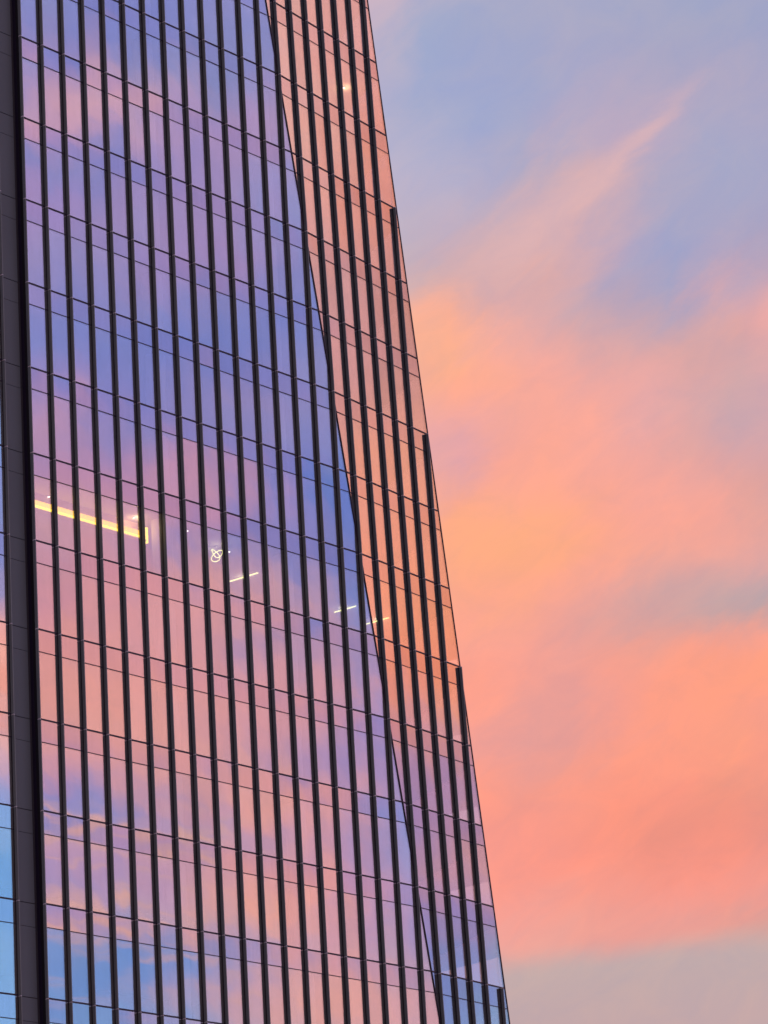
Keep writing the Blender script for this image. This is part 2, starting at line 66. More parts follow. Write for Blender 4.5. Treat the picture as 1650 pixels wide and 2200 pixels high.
 (139.5, '192,347,609 192,347,609 192,347,609 192,347,609 192,347,609 192,347,609 192,347,609 192,347,609 192,347,609 192,347,609 192,347,609 192,347,609 192,347,609 192,347,609 192,347,609 167,329,609 161,325,609 161,324,609 161,324,609 161,325,609 164,326,609 205,345,608 210,346,607 214,340,598 230,312,559 256,287,519 315,282,488 392,288,455 518,313,402 641,339,349 693,336,315', '693,336,315 762,310,251 778,303,236 780,309,244 780,341,285 779,347,293 761,343,299 491,286,376 296,244,432 286,242,435 268,238,441 216,225,459 210,224,461 209,224,461 209,224,462 209,240,486 209,242,489 209,242,489 208,243,491 189,254,524 177,261,546 176,261,547 176,261,547 176,261,547 176,261,547 203,246,523 209,242,517 209,242,517 209,242,517 209,242,517 209,242,517', '209,242,517 209,242,517 209,242,517 209,242,517 209,242,517 209,242,517 209,242,517 209,242,517 209,242,517 209,242,517 209,242,517 209,242,517 209,242,517 209,242,517 209,242,517 209,242,517 209,242,517 209,242,517 209,242,517 209,242,517 209,242,517 209,242,517 209,242,517 209,242,517 209,242,517 209,242,517 209,242,517 209,242,517 209,242,517 209,242,517 209,242,517'),
 (143.5, '192,347,609 192,347,609 192,347,609 192,347,609 192,347,609 192,347,609 192,347,609 192,347,609 192,347,609 192,347,609 192,347,609 192,347,609 192,347,609 192,347,609 192,347,609 167,329,609 161,325,609 161,324,609 161,324,609 161,325,609 164,326,609 205,345,608 210,346,607 214,340,598 230,312,559 256,287,519 315,282,488 392,288,455 518,313,402 641,339,349 693,336,315', '693,336,315 762,310,251 778,303,236 780,309,244 780,341,285 779,347,293 761,343,299 491,286,376 296,244,432 286,242,435 268,238,441 216,225,459 210,224,461 209,224,461 209,224,462 209,240,486 209,242,489 209,242,489 208,243,491 189,254,524 177,261,546 176,261,547 176,261,547 176,261,547 176,261,547 203,246,523 209,242,517 209,242,517 209,242,517 209,242,517 209,242,517', '209,242,517 209,242,517 209,242,517 209,242,517 209,242,517 209,242,517 209,242,517 209,242,517 209,242,517 209,242,517 209,242,517 209,242,517 209,242,517 209,242,517 209,242,517 209,242,517 209,242,517 209,242,517 209,242,517 209,242,517 209,242,517 209,242,517 209,242,517 209,242,517 209,242,517 209,242,517 209,242,517 209,242,517 209,242,517 209,242,517 209,242,517'),
]

world = bpy.data.worlds.new('World')
sc.world = world
world.use_nodes = True
NT = world.node_tree
NT.nodes.clear()


def lin(r, g, b):
    def f(c):
        c /= 255.0
        return c / 12.92 if c <= 0.04045 else ((c + 0.055) / 1.055) ** 2.4
    return (f(r), f(g), f(b), 1.0)


def node(tree, kind, **kw):
    n = tree.nodes.new(kind)
    for k, v in kw.items():
        setattr(n, k, v)
    return n


def plug(tree, sock, val):
    if hasattr(val, 'is_output'):
        tree.links.new(val, sock)
    else:
        sock.default_value = val


def mth(op, a, b=None, c=None, clamp=False):
    n = node(NT, 'ShaderNodeMath', operation=op, use_clamp=clamp)
    plug(NT, n.inputs[0], a)
    if b is not None:
        plug(NT, n.inputs[1], b)
    if c is not None:
        plug(NT, n.inputs[2], c)
    return n.outputs[0]


def rng(v, a, b, lo=0.0, hi=1.0, smooth=False):
    n = node(NT, 'ShaderNodeMapRange', clamp=True, interpolation_type='SMOOTHSTEP' if smooth else 'LINEAR')
    plug(NT, n.inputs[0], v)
    for i, q in enumerate((a, b, lo, hi)):
        n.inputs[1 + i].default_value = q
    return n.outputs[0]


def mixc(f, a, b, mode='MIX'):
    n = node(NT, 'ShaderNodeMix', data_type='RGBA', blend_type=mode)
    plug(NT, n.inputs[0], f)
    plug(NT, n.inputs[6], a)
    plug(NT, n.inputs[7], b)
    return n.outputs[2]


def ramp(f, stops):
    n = node(NT, 'ShaderNodeValToRGB')
    cr = n.color_ramp
    cr.interpolation = 'LINEAR'
    while len(cr.elements) > 1:
        cr.elements.remove(cr.elements[-1])
    for i, (p, c) in enumerate(stops):
        e = cr.elements[0] if i == 0 else cr.elements.new(p)
        e.position = p
        e.color = c
    plug(NT, n.inputs[0], f)
    return n.outputs[0]


def noise(vec, scale, detail=4.0, rough=0.55, dist=0.0):
    n = node(NT, 'ShaderNodeTexNoise', noise_dimensions='3D')
    plug(NT, n.inputs['Vector'], vec)
    n.inputs['Scale'].default_value = scale
    n.inputs['Detail'].default_value = detail
    n.inputs['Roughness'].default_value = rough
    n.inputs['Distortion'].default_value = dist
    return n


def comb(x, y, z=0.0):
    n = node(NT, 'ShaderNodeCombineXYZ')
    plug(NT, n.inputs[0], x)
    plug(NT, n.inputs[1], y)
    plug(NT, n.inputs[2], z)
    return n.outputs[0]


tc = node(NT, 'ShaderNodeTexCoord')
sep = node(NT, 'ShaderNodeSeparateXYZ')
NT.links.new(tc.outputs['Generated'], sep.inputs[0])
dx, dy, dz = sep.outputs
az = mth('MULTIPLY', mth('ARCTAN2', dx, dy), 180 / math.pi)
el = mth('MULTIPLY', mth('ARCSINE', dz), 180 / math.pi)
uv = comb(mth('MULTIPLY', az, 0.95), el, 0.0)
# cloud texture: broad drift, then fine streaky fraying of the cloud edges
w1 = noise(uv, 0.55, 1.0, 0.5)
# streaks drawn out along the drift of the high cloud
al = mth('ADD', mth('MULTIPLY', az, 0.80), mth('MULTIPLY', el, 0.52))
pe = mth('SUBTRACT', mth('MULTIPLY', el, 0.86), mth('MULTIPLY', az, 0.50))
uvs = comb(mth('MULTIPLY', al, 0.42), mth('MULTIPLY', pe, 1.15), 3.7)
w2 = noise(uvs, 1.0, 6.0, 0.62, 0.35)
s1 = node(NT, 'ShaderNodeSeparateXYZ')
NT.links.new(w1.outputs['Color'], s1.inputs[0])
s2 = node(NT, 'ShaderNodeSeparateXYZ')
NT.links.new(w2.outputs['Color'], s2.inputs[0])
azw = mth('ADD', az, mth('MULTIPLY_ADD', s1.outputs[0], 0.6, -0.30))
azw = mth('ADD', azw, mth('MULTIPLY_ADD', s2.outputs[0], 1.9, -0.95))
elw = mth('ADD', el, mth('MULTIPLY_ADD', s1.outputs[1], 0.24, -0.12))
elw = mth('ADD', elw, mth('MULTIPLY_ADD', s2.outputs[1], 1.15, -0.575))

RIM_M, RIM_C = 0.03504, 9.0673
# the sky all round: blue above, salmon clouds lit from below the horizon
cl_v = comb(mth('DIVIDE', dx, mth('ADD', mth('ABSOLUTE', dz), 0.16)), mth('DIVIDE', dy, mth('ADD', mth('ABSOLUTE', dz), 0.16)), 0.0)
cl = noise(cl_v, 1.3, 4.0, 0.58, 0.4)
e01 = rng(el, 0.0, 90.0)
clear = ramp(e01, [(0.0, lin(205, 175, 170)), (0.10, lin(190, 170, 178)), (0.22, lin(160, 168, 207)), (0.45, lin(125, 142, 198)), (1.0, lin(95, 115, 182))])
pink = ramp(e01, [(0.0, lin(230, 160, 145)), (0.12, lin(252, 160, 138)), (0.3, lin(236, 164, 158)), (0.6, lin(205, 160, 178)), (1.0, lin(180, 155, 185))])
generic = mixc(rng(cl.outputs['Fac'], 0.40, 0.62, 0.0, 0.92, True), clear, pink)

def stops(text):
    q = [tuple(int(v) / 500.0 for v in t.split(',')) for t in text.split(' ')]
    return [(i / (len(q) - 1), (*c, 1.0)) for i, c in enumerate(q)]


FB = [rng(elw, 8.5 + 6.5 * b, 15.0 + 6.5 * b) for b in range(3)]
GATE = [mth('GREATER_THAN', elw, 15.0), mth('GREATER_THAN', elw, 21.5)]


def station(name, texts):
    """colours of one stretch of sky by elevation, as a small node group"""
    t = bpy.data.node_groups.new(name, 'ShaderNodeTree')
    for q in ('Low', 'Middle', 'High', 'GateA', 'GateB'):
        t.interface.new_socket(q, in_out='INPUT', socket_type='NodeSocketFloat')
    t.interface.new_socket('Color', in_out='OUTPUT', socket_type='NodeSocketColor')
    gi, go = t.nodes.new('NodeGroupInput'), t.nodes.new('NodeGroupOutput')
    last = None
    for b, text in enumerate(texts):
        r = t.nodes.new('ShaderNodeValToRGB')
        cr = r.color_ramp
        st = stops(text)
        cr.elements[0].position, cr.elements[0].color = st[0]
        cr.elements[1].position, cr.elements[1].color = st[-1]
        for p, c in st[1:-1]:
            cr.elements.new(p).color = c
        t.links.new(gi.outputs[b], r.inputs[0])
        if last is None:
            last = r.outputs[0]
            continue
        mx = t.nodes.new('ShaderNodeMix')
        mx.data_type = 'RGBA'
        t.links.new(gi.outputs[2 + b], mx.inputs[0])
        t.links.new(last, mx.inputs[6])
        t.links.new(r.outputs[0], mx.inputs[7])
        last = mx.outputs[2]
    t.links.new(last, go.inputs[0])
    return t


sky = generic
prev = 45.0
for a_st, low, mid_, high in SKY_STATIONS:
    if a_st - prev > 20.0:                       # open sky between the stretches the photograph shows
        sky = mixc(rng(azw, prev, prev + 9.0, smooth=True), sky, generic)
        prev = a_st - 7.0
    gn = node(NT, 'ShaderNodeGroup')
    gn.node_tree = station('sky_stretch', (low, mid_, high))
    for i_, q_ in enumerate(FB + GATE):
        NT.links.new(q_, gn.inputs[i_])
    c_st = gn.outputs[0]
    sky = mixc(rng(azw, prev, a_st), sky, c_st)
    prev = a_st
sky = mixc(rng(azw, prev, prev + 9.0, smooth=True), sky, generic)
sky = mixc(rng(el, 27.0, 34.0, smooth=True), sky, generic)
sky = mixc(rng(el, 8.6, 5.0, smooth=True), sky, generic)
# clear strip under the straight lower rim of the cloud deck
fray = mth('MULTIPLY_ADD', w2.outputs['Fac'], 0.5, -0.25)
rim = mth('ADD', mth('SUBTRACT', el, mth('MULTIPLY_ADD', az, RIM_M, RIM_C)), fray)
strip = mth('MULTIPLY', rng(rim, 0.16, -0.42, smooth=True), mth('MULTIPLY', rng(az, 44.0, 49.0), rng(az, 70.0, 63.0)))
strip = mth('MULTIPLY', strip, rng(el, 4.0, 7.5))
sky = mixc(strip, sky, mixc(rng(rim, -0.2, -1.3), lin(193, 170, 170), lin(194, 166, 168)))
# one narrow feather of cloud drawn up and away
wa = mth('SUBTRACT', mth('MULTIPLY', azw, 0.95), 51.0962)
we = mth('SUBTRACT', mth('ADD', mth('MULTIPLY', el, 0.55), mth('MULTIPLY', elw, 0.45)), 21.9725)
w_al = mth('ADD', mth('MULTIPLY', wa, 0.8079), mth('MULTIPLY', we, 0.5893))
w_pe = mth('ADD', mth('MULTIPLY', wa, -0.5893), mth('MULTIPLY', we, 0.8079))
w_wd = rng(w_al, -0.8, 3.995, 0.46, 0.15)
w_m = mth('EXPONENT', mth('MULTIPLY', mth('POWER', mth('DIVIDE', mth('ABSOLUTE', w_pe), w_wd), 2.0), -1.0))
w_m = mth('MULTIPLY', w_m, mth('MULTIPLY', rng(w_al, -1.2, 0.4, smooth=True), rng(w_al, 4.895, 2.996, smooth=True)))
sky = mixc(mth('MULTIPLY', w_m, 0.66), sky, lin(222, 180, 182))
# thin lit cloud bars low in the clear patch that the main face mirrors
bar = noise(comb(mth('MULTIPLY', az, 0.26), mth('MULTIPLY', mth('ADD', el, mth('MULTIPLY', az, -0.12)), 3.8), 9.1), 1.0, 4.0, 0.5, 0.0)
bmask = mth('MULTIPLY', mth('MULTIPLY', rng(az, 130.0, 132.0), rng(az, 138.5, 136.0)), mth('MULTIPLY', rng(el, 10.3, 10.9), rng(el, 14.0, 13.2)))
bars = mth('MULTIPLY', rng(bar.outputs['Fac'], 0.46, 0.74, 0.0, 0.75, True), bmask)
sky = mixc(bars, sky, (1.12, 0.60, 0.56, 1.0))
brk = rng(bar.outputs['Fac'], 0.36, 0.56, 0.15, 1.0, True)
for b_az, b_el, b_m, b_w, b_s, lo_, hi_ in ((134.25, 12.14, 0.24, 0.075, 0.85, 131.6, 136.5), (133.9, 13.50, 0.25, 0.085, 0.8, 131.2, 136.0),
                                            (133.9, 13.12, 0.22, 0.13, 0.55, 131.6, 135.8), (134.3, 11.68, 0.20, 0.05, 0.7, 131.9, 136.2), (132.0, 10.62, 0.10, 0.07, 0.6, 130.4, 133.2)):
    off = mth('SUBTRACT', mth('ADD', el, mth('MULTIPLY_ADD', s2.outputs[2], 0.5, -0.25)), mth('MULTIPLY_ADD', az, b_m, b_el - b_m * b_az))
    lm = mth('EXPONENT', mth('MULTIPLY', mth('POWER', mth('ABSOLUTE', mth('DIVIDE', off, b_w)), 2.0), -1.0))
    lm = mth('MULTIPLY', lm, mth('MULTIPLY', rng(az, lo_, lo_ + 0.7), rng(az, hi_, hi_ - 0.7)))
    sky = mixc(mth('MULTIPLY', mth('MULTIPLY', lm, brk), b_s), sky, (1.20, 0.62, 0.55, 1.0))
# slight mottling of the cloud sheet
mot = noise(comb(mth('MULTIPLY', al, 0.8), mth('MULTIPLY', pe, 1.25), 5.1), 1.3, 6.0, 0.62, 0.6)
sky = mixc(1.0, sky, ramp(mot.outputs['Fac'], [(0.25, (0.925, 0.965, 1.02, 1)), (0.75, (1.065, 1.03, 0.985, 1))]), 'MULTIPLY')
ground_c = lin(92, 80, 84)
sky = mixc(rng(el, 0.5, -2.0, smooth=True), sky, ground_c)

SUN_AZ, SUN_EL = 85.0, 2.0
nish = node(NT, 'ShaderNodeTexSky', sky_type='NISHITA')
nish.sun_disc = False
nish.sun_elevation = math.radians(SUN_EL)
nish.sun_rotation = math.radians(SUN_AZ)
bg1 = node(NT, 'ShaderNodeBackground')
NT.links.new(nish.outputs[0], bg1.inputs[0])
bg1.inputs[1].default_value = 0.004
bg2 = node(NT, 'ShaderNodeBackground')
NT.links.new(sky, bg2.inputs[0])
bg2.inputs[1].default_value = 1.0
add = node(NT, 'ShaderNodeAddShader')
NT.links.new(bg1.outputs[0], add.inputs[0])
NT.links.new(bg2.outputs[0], add.inputs[1])
out = node(NT, 'ShaderNodeOutputWorld')
NT.links.new(add.outputs[0], out.inputs[0])

world.cycles.sampling_method = 'MANUAL'
world.cycles.sample_map_resolution = 256

# ------------------------------------------------------------------ sun just above the horizon, behind the tower
sun_d = bpy.data.lights.new('sun', 'SUN')
sun_d.energy = 0.5
sun_d.angle = math.radians(3.0)
sun_d.color = (1.0, 0.62, 0.42)
sun = bpy.data.objects.new('sun', sun_d)
COL.objects.link(sun)
sv = Vector((math.sin(math.radians(SUN_AZ)) * math.cos(math.radians(SUN_EL)), math.cos(math.radians(SUN_AZ)) * math.cos(math.radians(SUN_EL)), math.sin(math.radians(SUN_EL))))
sun.rotation_euler = (-sv).to_track_quat('-Z', 'Y').to_euler()
sun.location = (40, 40, 200)

sc.view_settings.view_transform = 'Standard'
sc.view_settings.look = 'None'
sc.view_settings.exposure = 0.0
sc.view_settings.gamma = 1.0
sc.render.engine = 'CYCLES'
sc.cycles.use_denoising = True
sc.cycles.max_bounces = 10
sc.cycles.transparent_max_bounces = 12
sc.cycles.glossy_bounces = 4
sc.cycles.sample_clamp_indirect = 4.0
sc.cycles.caustics_reflective = False
sc.cycles.caustics_refractive = False


# ------------------------------------------------------------------ materials
def new_mat(name):
    mt = bpy.data.materials.new(name)
    mt.use_nodes = True
    t = mt.node_tree
    t.nodes.clear()
    return mt, t, node(t, 'ShaderNodeOutputMaterial')


def mat_plain(name, col, rough=0.5, metal=0.0, var=0.15, scale=3.0, spec=0.5):
    mt, t, o = new_mat(name)
    b = node(t, 'ShaderNodeBsdfPrincipled')
    g = node(t, 'ShaderNodeNewGeometry')
    mp = node(t, 'ShaderNodeMapping')
    mp.inputs['Scale'].default_value = (1.0, 1.0, 0.25)
    t.links.new(g.outputs['Position'], mp.inputs[0])
    n = node(t, 'ShaderNodeTexNoise')
    n.inputs['Scale'].default_value = scale
    n.inputs['Detail'].default_value = 5.0
    t.links.new(mp.outputs[0], n.inputs['Vector'])
    r = node(t, 'ShaderNodeMapRange')
    t.links.new(n.outputs['Fac'], r.inputs[0])
    r.inputs[3].default_value = 1.0 - var
    r.inputs[4].default_value = 1.0 + var
    mx = node(t, 'ShaderNodeMix', data_type='RGBA', blend_type='MULTIPLY')
    mx.inputs[0].default_value = 1.0
    mx.inputs[6].default_value = (*col, 1.0)
    t.links.new(r.outputs[0], mx.inputs[7])
    t.links.new(mx.outputs[2], b.inputs['Base Color'])
    b.inputs['Roughness'].default_value = rough
    b.inputs['Metallic'].default_value = metal
    b.inputs['Specular IOR Level'].default_value = spec
    t.links.new(b.outputs[0], o.inputs[0])
    return mt


def mat_glass(name, refl, coat, trans, streak=0.028):
    """coated solar glass: a strong mirror with some view into the rooms, rain streaks and a faint roller wave"""
    mt, t, o = new_mat(name)
    g = node(t, 'ShaderNodeNewGeometry')
    oi = node(t, 'ShaderNodeObjectInfo')
    # roller wave / pillowing of the sheet
    nb = node(t, 'ShaderNodeTexNoise')
    nb.inputs['Scale'].default_value = 0.55
    nb.inputs['Detail'].default_value = 1.0
    ofs = node(t, 'ShaderNodeVectorMath', operation='MULTIPLY_ADD')
    cx = node(t, 'ShaderNodeCombineXYZ')
    for i in range(3):
        t.links.new(oi.outputs['Random'], cx.inputs[i])
    t.links.new(cx.outputs[0], ofs.inputs[0])
    ofs.inputs[1].default_value = (40.0, 31.0, 17.0)
    t.links.new(g.outputs['Position'], ofs.inputs[2])
    t.links.new(ofs.outputs[0], nb.inputs['Vector'])
    bp = node(t, 'ShaderNodeBump')
    bp.inputs['Strength'].default_value = 1.0
    bp.inputs['Distance'].default_value = 0.0024
    t.links.new(nb.outputs['Fac'], bp.inputs['Height'])
    # dirt washed down by rain
    mp = node(t, 'ShaderNodeMapping')
    mp.inputs['Scale'].default_value = (9.0, 9.0, 0.5)
    t.links.new(ofs.outputs[0], mp.inputs[0])
    ns = node(t, 'ShaderNodeTexNoise')
    ns.inputs['Scale'].default_value = 1.0
    ns.inputs['Detail'].default_value = 4.0
    t.links.new(mp.outputs[0], ns.inputs['Vector'])
    fr = node(t, 'ShaderNodeMapRange')
    t.links.new(ns.outputs['Fac'], fr.inputs[0])
    fr.inputs[1].default_value = 0.25
    fr.inputs[2].default_value = 0.75
    fr.inputs[3].default_value = refl - streak
    fr.inputs[4].default_value = refl + streak
    # each unit is a slightly different batch
    pr = node(t, 'ShaderNodeMapRange')
    t.links.new(oi.outputs['Random'], pr.inputs[0])
    pr.inputs[3].default_value = 0.94
    pr.inputs[4].default_value = 1.06
    fm = node(t, 'ShaderNodeMath', operation='MULTIPLY')
    t.links.new(fr.outputs[0], fm.inputs[0])
    t.links.new(pr.outputs[0], fm.inputs[1])
    gl = node(t, 'ShaderNodeBsdfGlossy')
    gl.inputs['Roughness'].default_value = 0.0
    gl.inputs['Color'].default_value = (*coat, 1.0)
    t.links.new(bp.outputs[0], gl.inputs['Normal'])
    tr = node(t, 'ShaderNodeBsdfTransparent')
    tr.inputs['Color'].default_value = (*trans, 1.0)
    mx = node(t, 'ShaderNodeMixShader')
    t.links.new(fm.outputs[0], mx.inputs[0])
    t.links.new(tr.outputs[0], mx.inputs[1])
    t.links.new(gl.outputs[0], mx.inputs[2])
    t.links.new(mx.outputs[0], o.inputs[0])
    return mt


def mat_emit(name, col, strength):
    mt, t, o = new_mat(name)
    e = node(t, 'ShaderNodeEmission')
    e.inputs[0].default_value = (*col, 1.0)
    e.inputs[1].default_value = strength
    t.links.new(e.outputs[0], o.inputs[0])
    return mt


M_VIS = mat_glass('coated_vision_glass', 0.42, (0.97, 0.98, 1.0), (0.92, 0.95, 0.95))
M_SPA = mat_glass('coated_spandrel_glass', 0.48, (0.955, 0.96, 1.0), (0.62, 0.60, 0.68))
M_FIN = mat_plain('dark_anodised_aluminium', (0.170, 0.212, 0.208), 0.40, 0.0, 0.25, 1.2)
M_BLACK = mat_plain('black_gasket', (0.008, 0.008, 0.011), 0.55, 0.0, 0.1)
M_CAP_GLINT = mat_plain('raw_end_and_joint_glint', (0.80, 0.80, 0.82), 0.4, 0.0, 0.1)
M_PANEL = mat_plain('charcoal_metal_panel', (0.138, 0.172, 0.182), 0.6, 0.0, 0.12, 0.8)
M_TRIM = mat_plain('dark_plum_trim', (0.022, 0.016, 0.038), 0.45, 0.0, 0.1)
M_SLAB = mat_plain('ceiling_white', (0.42, 0.41, 0.40), 0.8, 0.0, 0.05)
M_BACK = mat_plain('shadow_box_grey', (0.05, 0.05, 0.055), 0.8)
M_CORE = mat_plain('core_wall_grey', (0.16, 0.155, 0.15), 0.8)
M_COLUMN = mat_plain('column_plaster', (0.72, 0.71, 0.68), 0.7, 0.0, 0.05)
M_WARM = mat_plain('warm_painted_bulkhead', (0.75, 0.55, 0.28), 0.7, 0.0, 0.05)
M_LED_GLOW = mat_emit('warm_led_and_limb_glow', (1.0, 0.68, 0.0), 3.3)
M_WASH_GLOW = mat_emit('painted_amber_wash', (1.0, 0.50, 0.0), 2.7)  # emits in place of strip light falling on the bulkhead
M_WHITE = mat_emit('white_led', (1.0, 0.95, 0.32), 2.4)
M_DOT = mat_emit('downlight_led', (1.0, 0.90, 0.75), 5.0)
M_HOUSING = mat_plain('lamp_housing', (0.5, 0.5, 0.5), 0.5)
M_GROUND = mat_plain('plaza_paving', (0.22, 0.21, 0.20), 0.8, 0.0, 0.2, 0.4)


# ------------------------------------------------------------------ helpers
def zl(n):
    return Z0 - n * H


def crease(z):
    return C0 + C1 * (z - Z0)


def edge(z):
    return S0 + S1 * (z - Z0)


def facet_y(x, z):
    return TA * (x - crease(z))


def bay_y(x):
    return 0.19 + BL * (-3.0 - x)


def surf(x, z):
    if x <= -2.9:
        return bay_y(x)
    return max(0.0, facet_y(x, z)) if x > crease(z) else 0.0


def in_frame(pts, pad=4.0):
    xs, ys = [], []
    for p in pts:
        d = Vector(p) - CP
        w = d.dot(CF)
        xs.append(825 + FPX * d.dot(CR) / w)
        ys.append(1100 - FPX * d.dot(CU) / w)
    return max(xs) > -pad and min(xs) < 1650 + pad and max(ys) > -pad and min(ys) < 2200 + pad


def link(name, me, mat, parent=None, loc=(0, 0, 0), rot=None):
    if mat is not None and not me.materials:
        me.materials.append(mat)
    o = bpy.data.objects.new(name, me)
    COL.objects.link(o)
    o.parent = parent
    o.location = loc
    if rot:
        o.rotation_euler = rot
    return o


def tag(o, label, cat, group=None):
    o['label'] = label
    o['category'] = cat
    if group:
        o['group'] = group
    return o


def prism_data(front, off):
    n = len(front)
    v = [tuple(p) for p in front] + [(p[0] + off[0], p[1] + off[1], p[2] + off[2]) for p in front]
    f = [tuple(range(n)), tuple(range(2 * n - 1, n - 1, -1))]
    for i in range(n):
        j = (i + 1) % n
        f.append((j, i, i + n, j + n))
    return v, f


def mesh_from(name, v, f, fix=True):
    me = bpy.data.meshes.new(name)
    me.from_pydata(v, [], f)
    if fix:
        bm = bmesh.new()
        bm.from_mesh(me)
        bmesh.ops.recalc_face_normals(bm, faces=bm.faces)
        bm.to_mesh(me)
        bm.free()
    return me


def box_data(x0, x1, y0, y1, z0, z1):
    return prism_data([(x0, y0, z0), (x1, y0, z0), (x1, y0, z1), (x0, y0, z1)], (0, y1 - y0, 0))


class Heap:
    """collects pieces that become ONE joined mesh"""
    def __init__(self):
        self.v, self.f = [], []

    def add(self, v, f):
        b = len(self.v)
        self.v += v
        self.f += [tuple(i + b for i in q) for q in f]

    def build(self, name, mat, parent):
        return link(name, mesh_from(name, self.v, self.f, False), mat, parent)


def clip(poly, g):
    """keep the part of a 2D polygon (x,z) where g(x,z) >= 0; g is linear"""
    res = []
    for i in range(len(poly)):
        a, b = poly[i], poly[(i + 1) % len(poly)]
        ga, gb = g(*a), g(*b)
        if ga >= 0:
            res.append(a)
        if (ga > 0 > gb) or (ga < 0 < gb):
            t = ga / (ga - gb)
            res.append((a[0] + t * (b[0] - a[0]), a[1] + t * (b[1] - a[1])))
    return res


def tube(path, r, closed=False, seg=8):
    v, f = [], []
    n = len(path)
    for i, p in enumerate(path):
        p = Vector(p)
        a = Vector(path[(i - 1) % n] if closed or i > 0 else path[i])
        b = Vector(path[(i + 1) % n] if closed or i < n - 1 else path[i])
        t = (b - a).normalized()
        ref = Vector((0, 0, 1)) if abs(t.z) < 0.9 else Vector((1, 0, 0))
        x = t.cross(ref).normalized()
        y = t.cross(x)
        for k in range(seg):
            q = 2 * math.pi * k / seg
            v.append(tuple(p + x * (r * math.cos(q)) + y * (r * math.sin(q))))
    for i in range(n if closed else n - 1):
        j = (i + 1) % n
        for k in range(seg):
            l = (k + 1) % seg
            f.append((i * seg + k, i * seg + l, j * seg + l, j * seg + k))
    if not closed:
        f.append(tuple(range(seg)))
        f.append(tuple((n - 1) * seg + k for k in range(seg)))
    return v, f


# ------------------------------------------------------------------ ground
gm = mesh_from('ground', [(-4000, -4000, 0), (4000, -4000, 0), (4000, 4000, 0), (-4000, 4000, 0)], [(0, 1, 2, 3)])
g_ob = link('ground', gm, M_GROUND)
g_ob['kind'] = 'structure'

# ------------------------------------------------------------------ the tower
tower = bpy.data.objects.new('glass_tower', None)
COL.objects.link(tower)
tag(tower, 'tall office tower of mirror glass with dark upright fins against the sunset sky', 'skyscraper')
TOP_N, BOT_N = -6, 17          # storeys n = TOP_N .. BOT_N, storey n hangs below floor line n
NF = 24

rest_vis, rest_spa, rest_fin = Heap(), Heap(), Heap()
pane_cache = {}
counts = {}


def pane(poly3, kind, thick=0.026):
    """poly3: front outline in 3D; a tilted sheet of its own, or part of the joined rest when out of view"""
    c = Vector((0, 0, 0))
    for p in poly3:
        c += Vector(p)
    c /= len(poly3)
    area = sum(((Vector(poly3[i]) - c).cross(Vector(poly3[(i + 1) % len(poly3)]) - c)).length for i in range(len(poly3))) / 2
    if area < 0.004:
        return
    vis = kind == 'vision_pane'
    loc = [tuple(Vector(p) - c) for p in poly3]
    if not in_frame(poly3):
        (rest_vis if vis else rest_spa).add(*prism_data(poly3, (0, thick, 0)))
        return
    key = (kind, tuple(round(q, 3) for p in loc for q in p))
    me = pane_cache.get(key)
    if me is None:
        v, f = prism_data(loc, (0, thick, 0))
        me = pane_cache[key] = mesh_from(kind, v, f)
    s = 0.0019 if vis else 0.0024
    rx = max(-2.2 * s, min(2.2 * s, random.gauss(0, s)))
    rz = max(-2.2 * s, min(2.2 * s, random.gauss(0, s)))
    if len(poly3) != 4 or area < 0.8:
        rx *= 0.5
        rz *= 0.5
    counts[kind] = counts.get(kind, 0) + 1
    return link(kind, me, M_VIS if vis else M_SPA, tower, c, (rx, 0, rz))


def bands(n):
    return (('spandrel_pane', zl(n), zl(n) - BAR), ('vision_pane', zl(n) - BAR, zl(n + 1)))


for n in range(TOP_N, BOT_N + 1):
    for kind, zt, zb in bands(n):
        for k in range(-8, NF):
            x0, x1 = k * W, (k + 1) * W
            if k == -2:
                continue                                   # the clad recess
            if k < -2:
                p = [(x0, zb), (x1, zb), (x1, zt), (x0, zt)]
                pane([(x, bay_y(x), z) for x, z in p], kind)
                continue
            base = [(x0, zb), (x1, zb), (x1, zt), (x0, zt)]
            pm = clip(base, lambda x, z: crease(z) - x)
            if len(pm) > 2:
                pane([(x, 0.0, z) for x, z in pm], kind)
            pf = clip(clip(base, lambda x, z: x - crease(z)), lambda x, z: edge(z) - x)
            if len(pf) > 2:
                pane([(x, facet_y(x, z), z) for x, z in pf], kind)

# fins: one length per storey, two wings with a groove between them, a spine running through
ht = FIN_T / 2
PROFILE = [(ht, -0.034), (ht, -FIN_D + 0.006), (ht - 0.006, -FIN_D), (-ht + 0.006, -FIN_D), (-ht, -FIN_D + 0.006), (-ht, -0.034)]
fin_cache = {}


def fin_mesh_data(rings):
    v, f = [], []
    m_ = len(PROFILE)
    for dyy, dzz in rings:
        v += [(px, py + dyy, dzz) for px, py in PROFILE]
    for r in range(len(rings) - 1):
        for i in range(m_):
            j = (i + 1) % m_
            f.append((r * m_ + i, r * m_ + j, (r + 1) * m_ + j, (r + 1) * m_ + i))
    for r in (0, len(rings) - 1):
        f.append(tuple(r * m_ + i for i in range(m_)))
    return v, f


def cross_z(x):
    return Z0 + (x - C0) / C1          # height at which the crease passes module line x


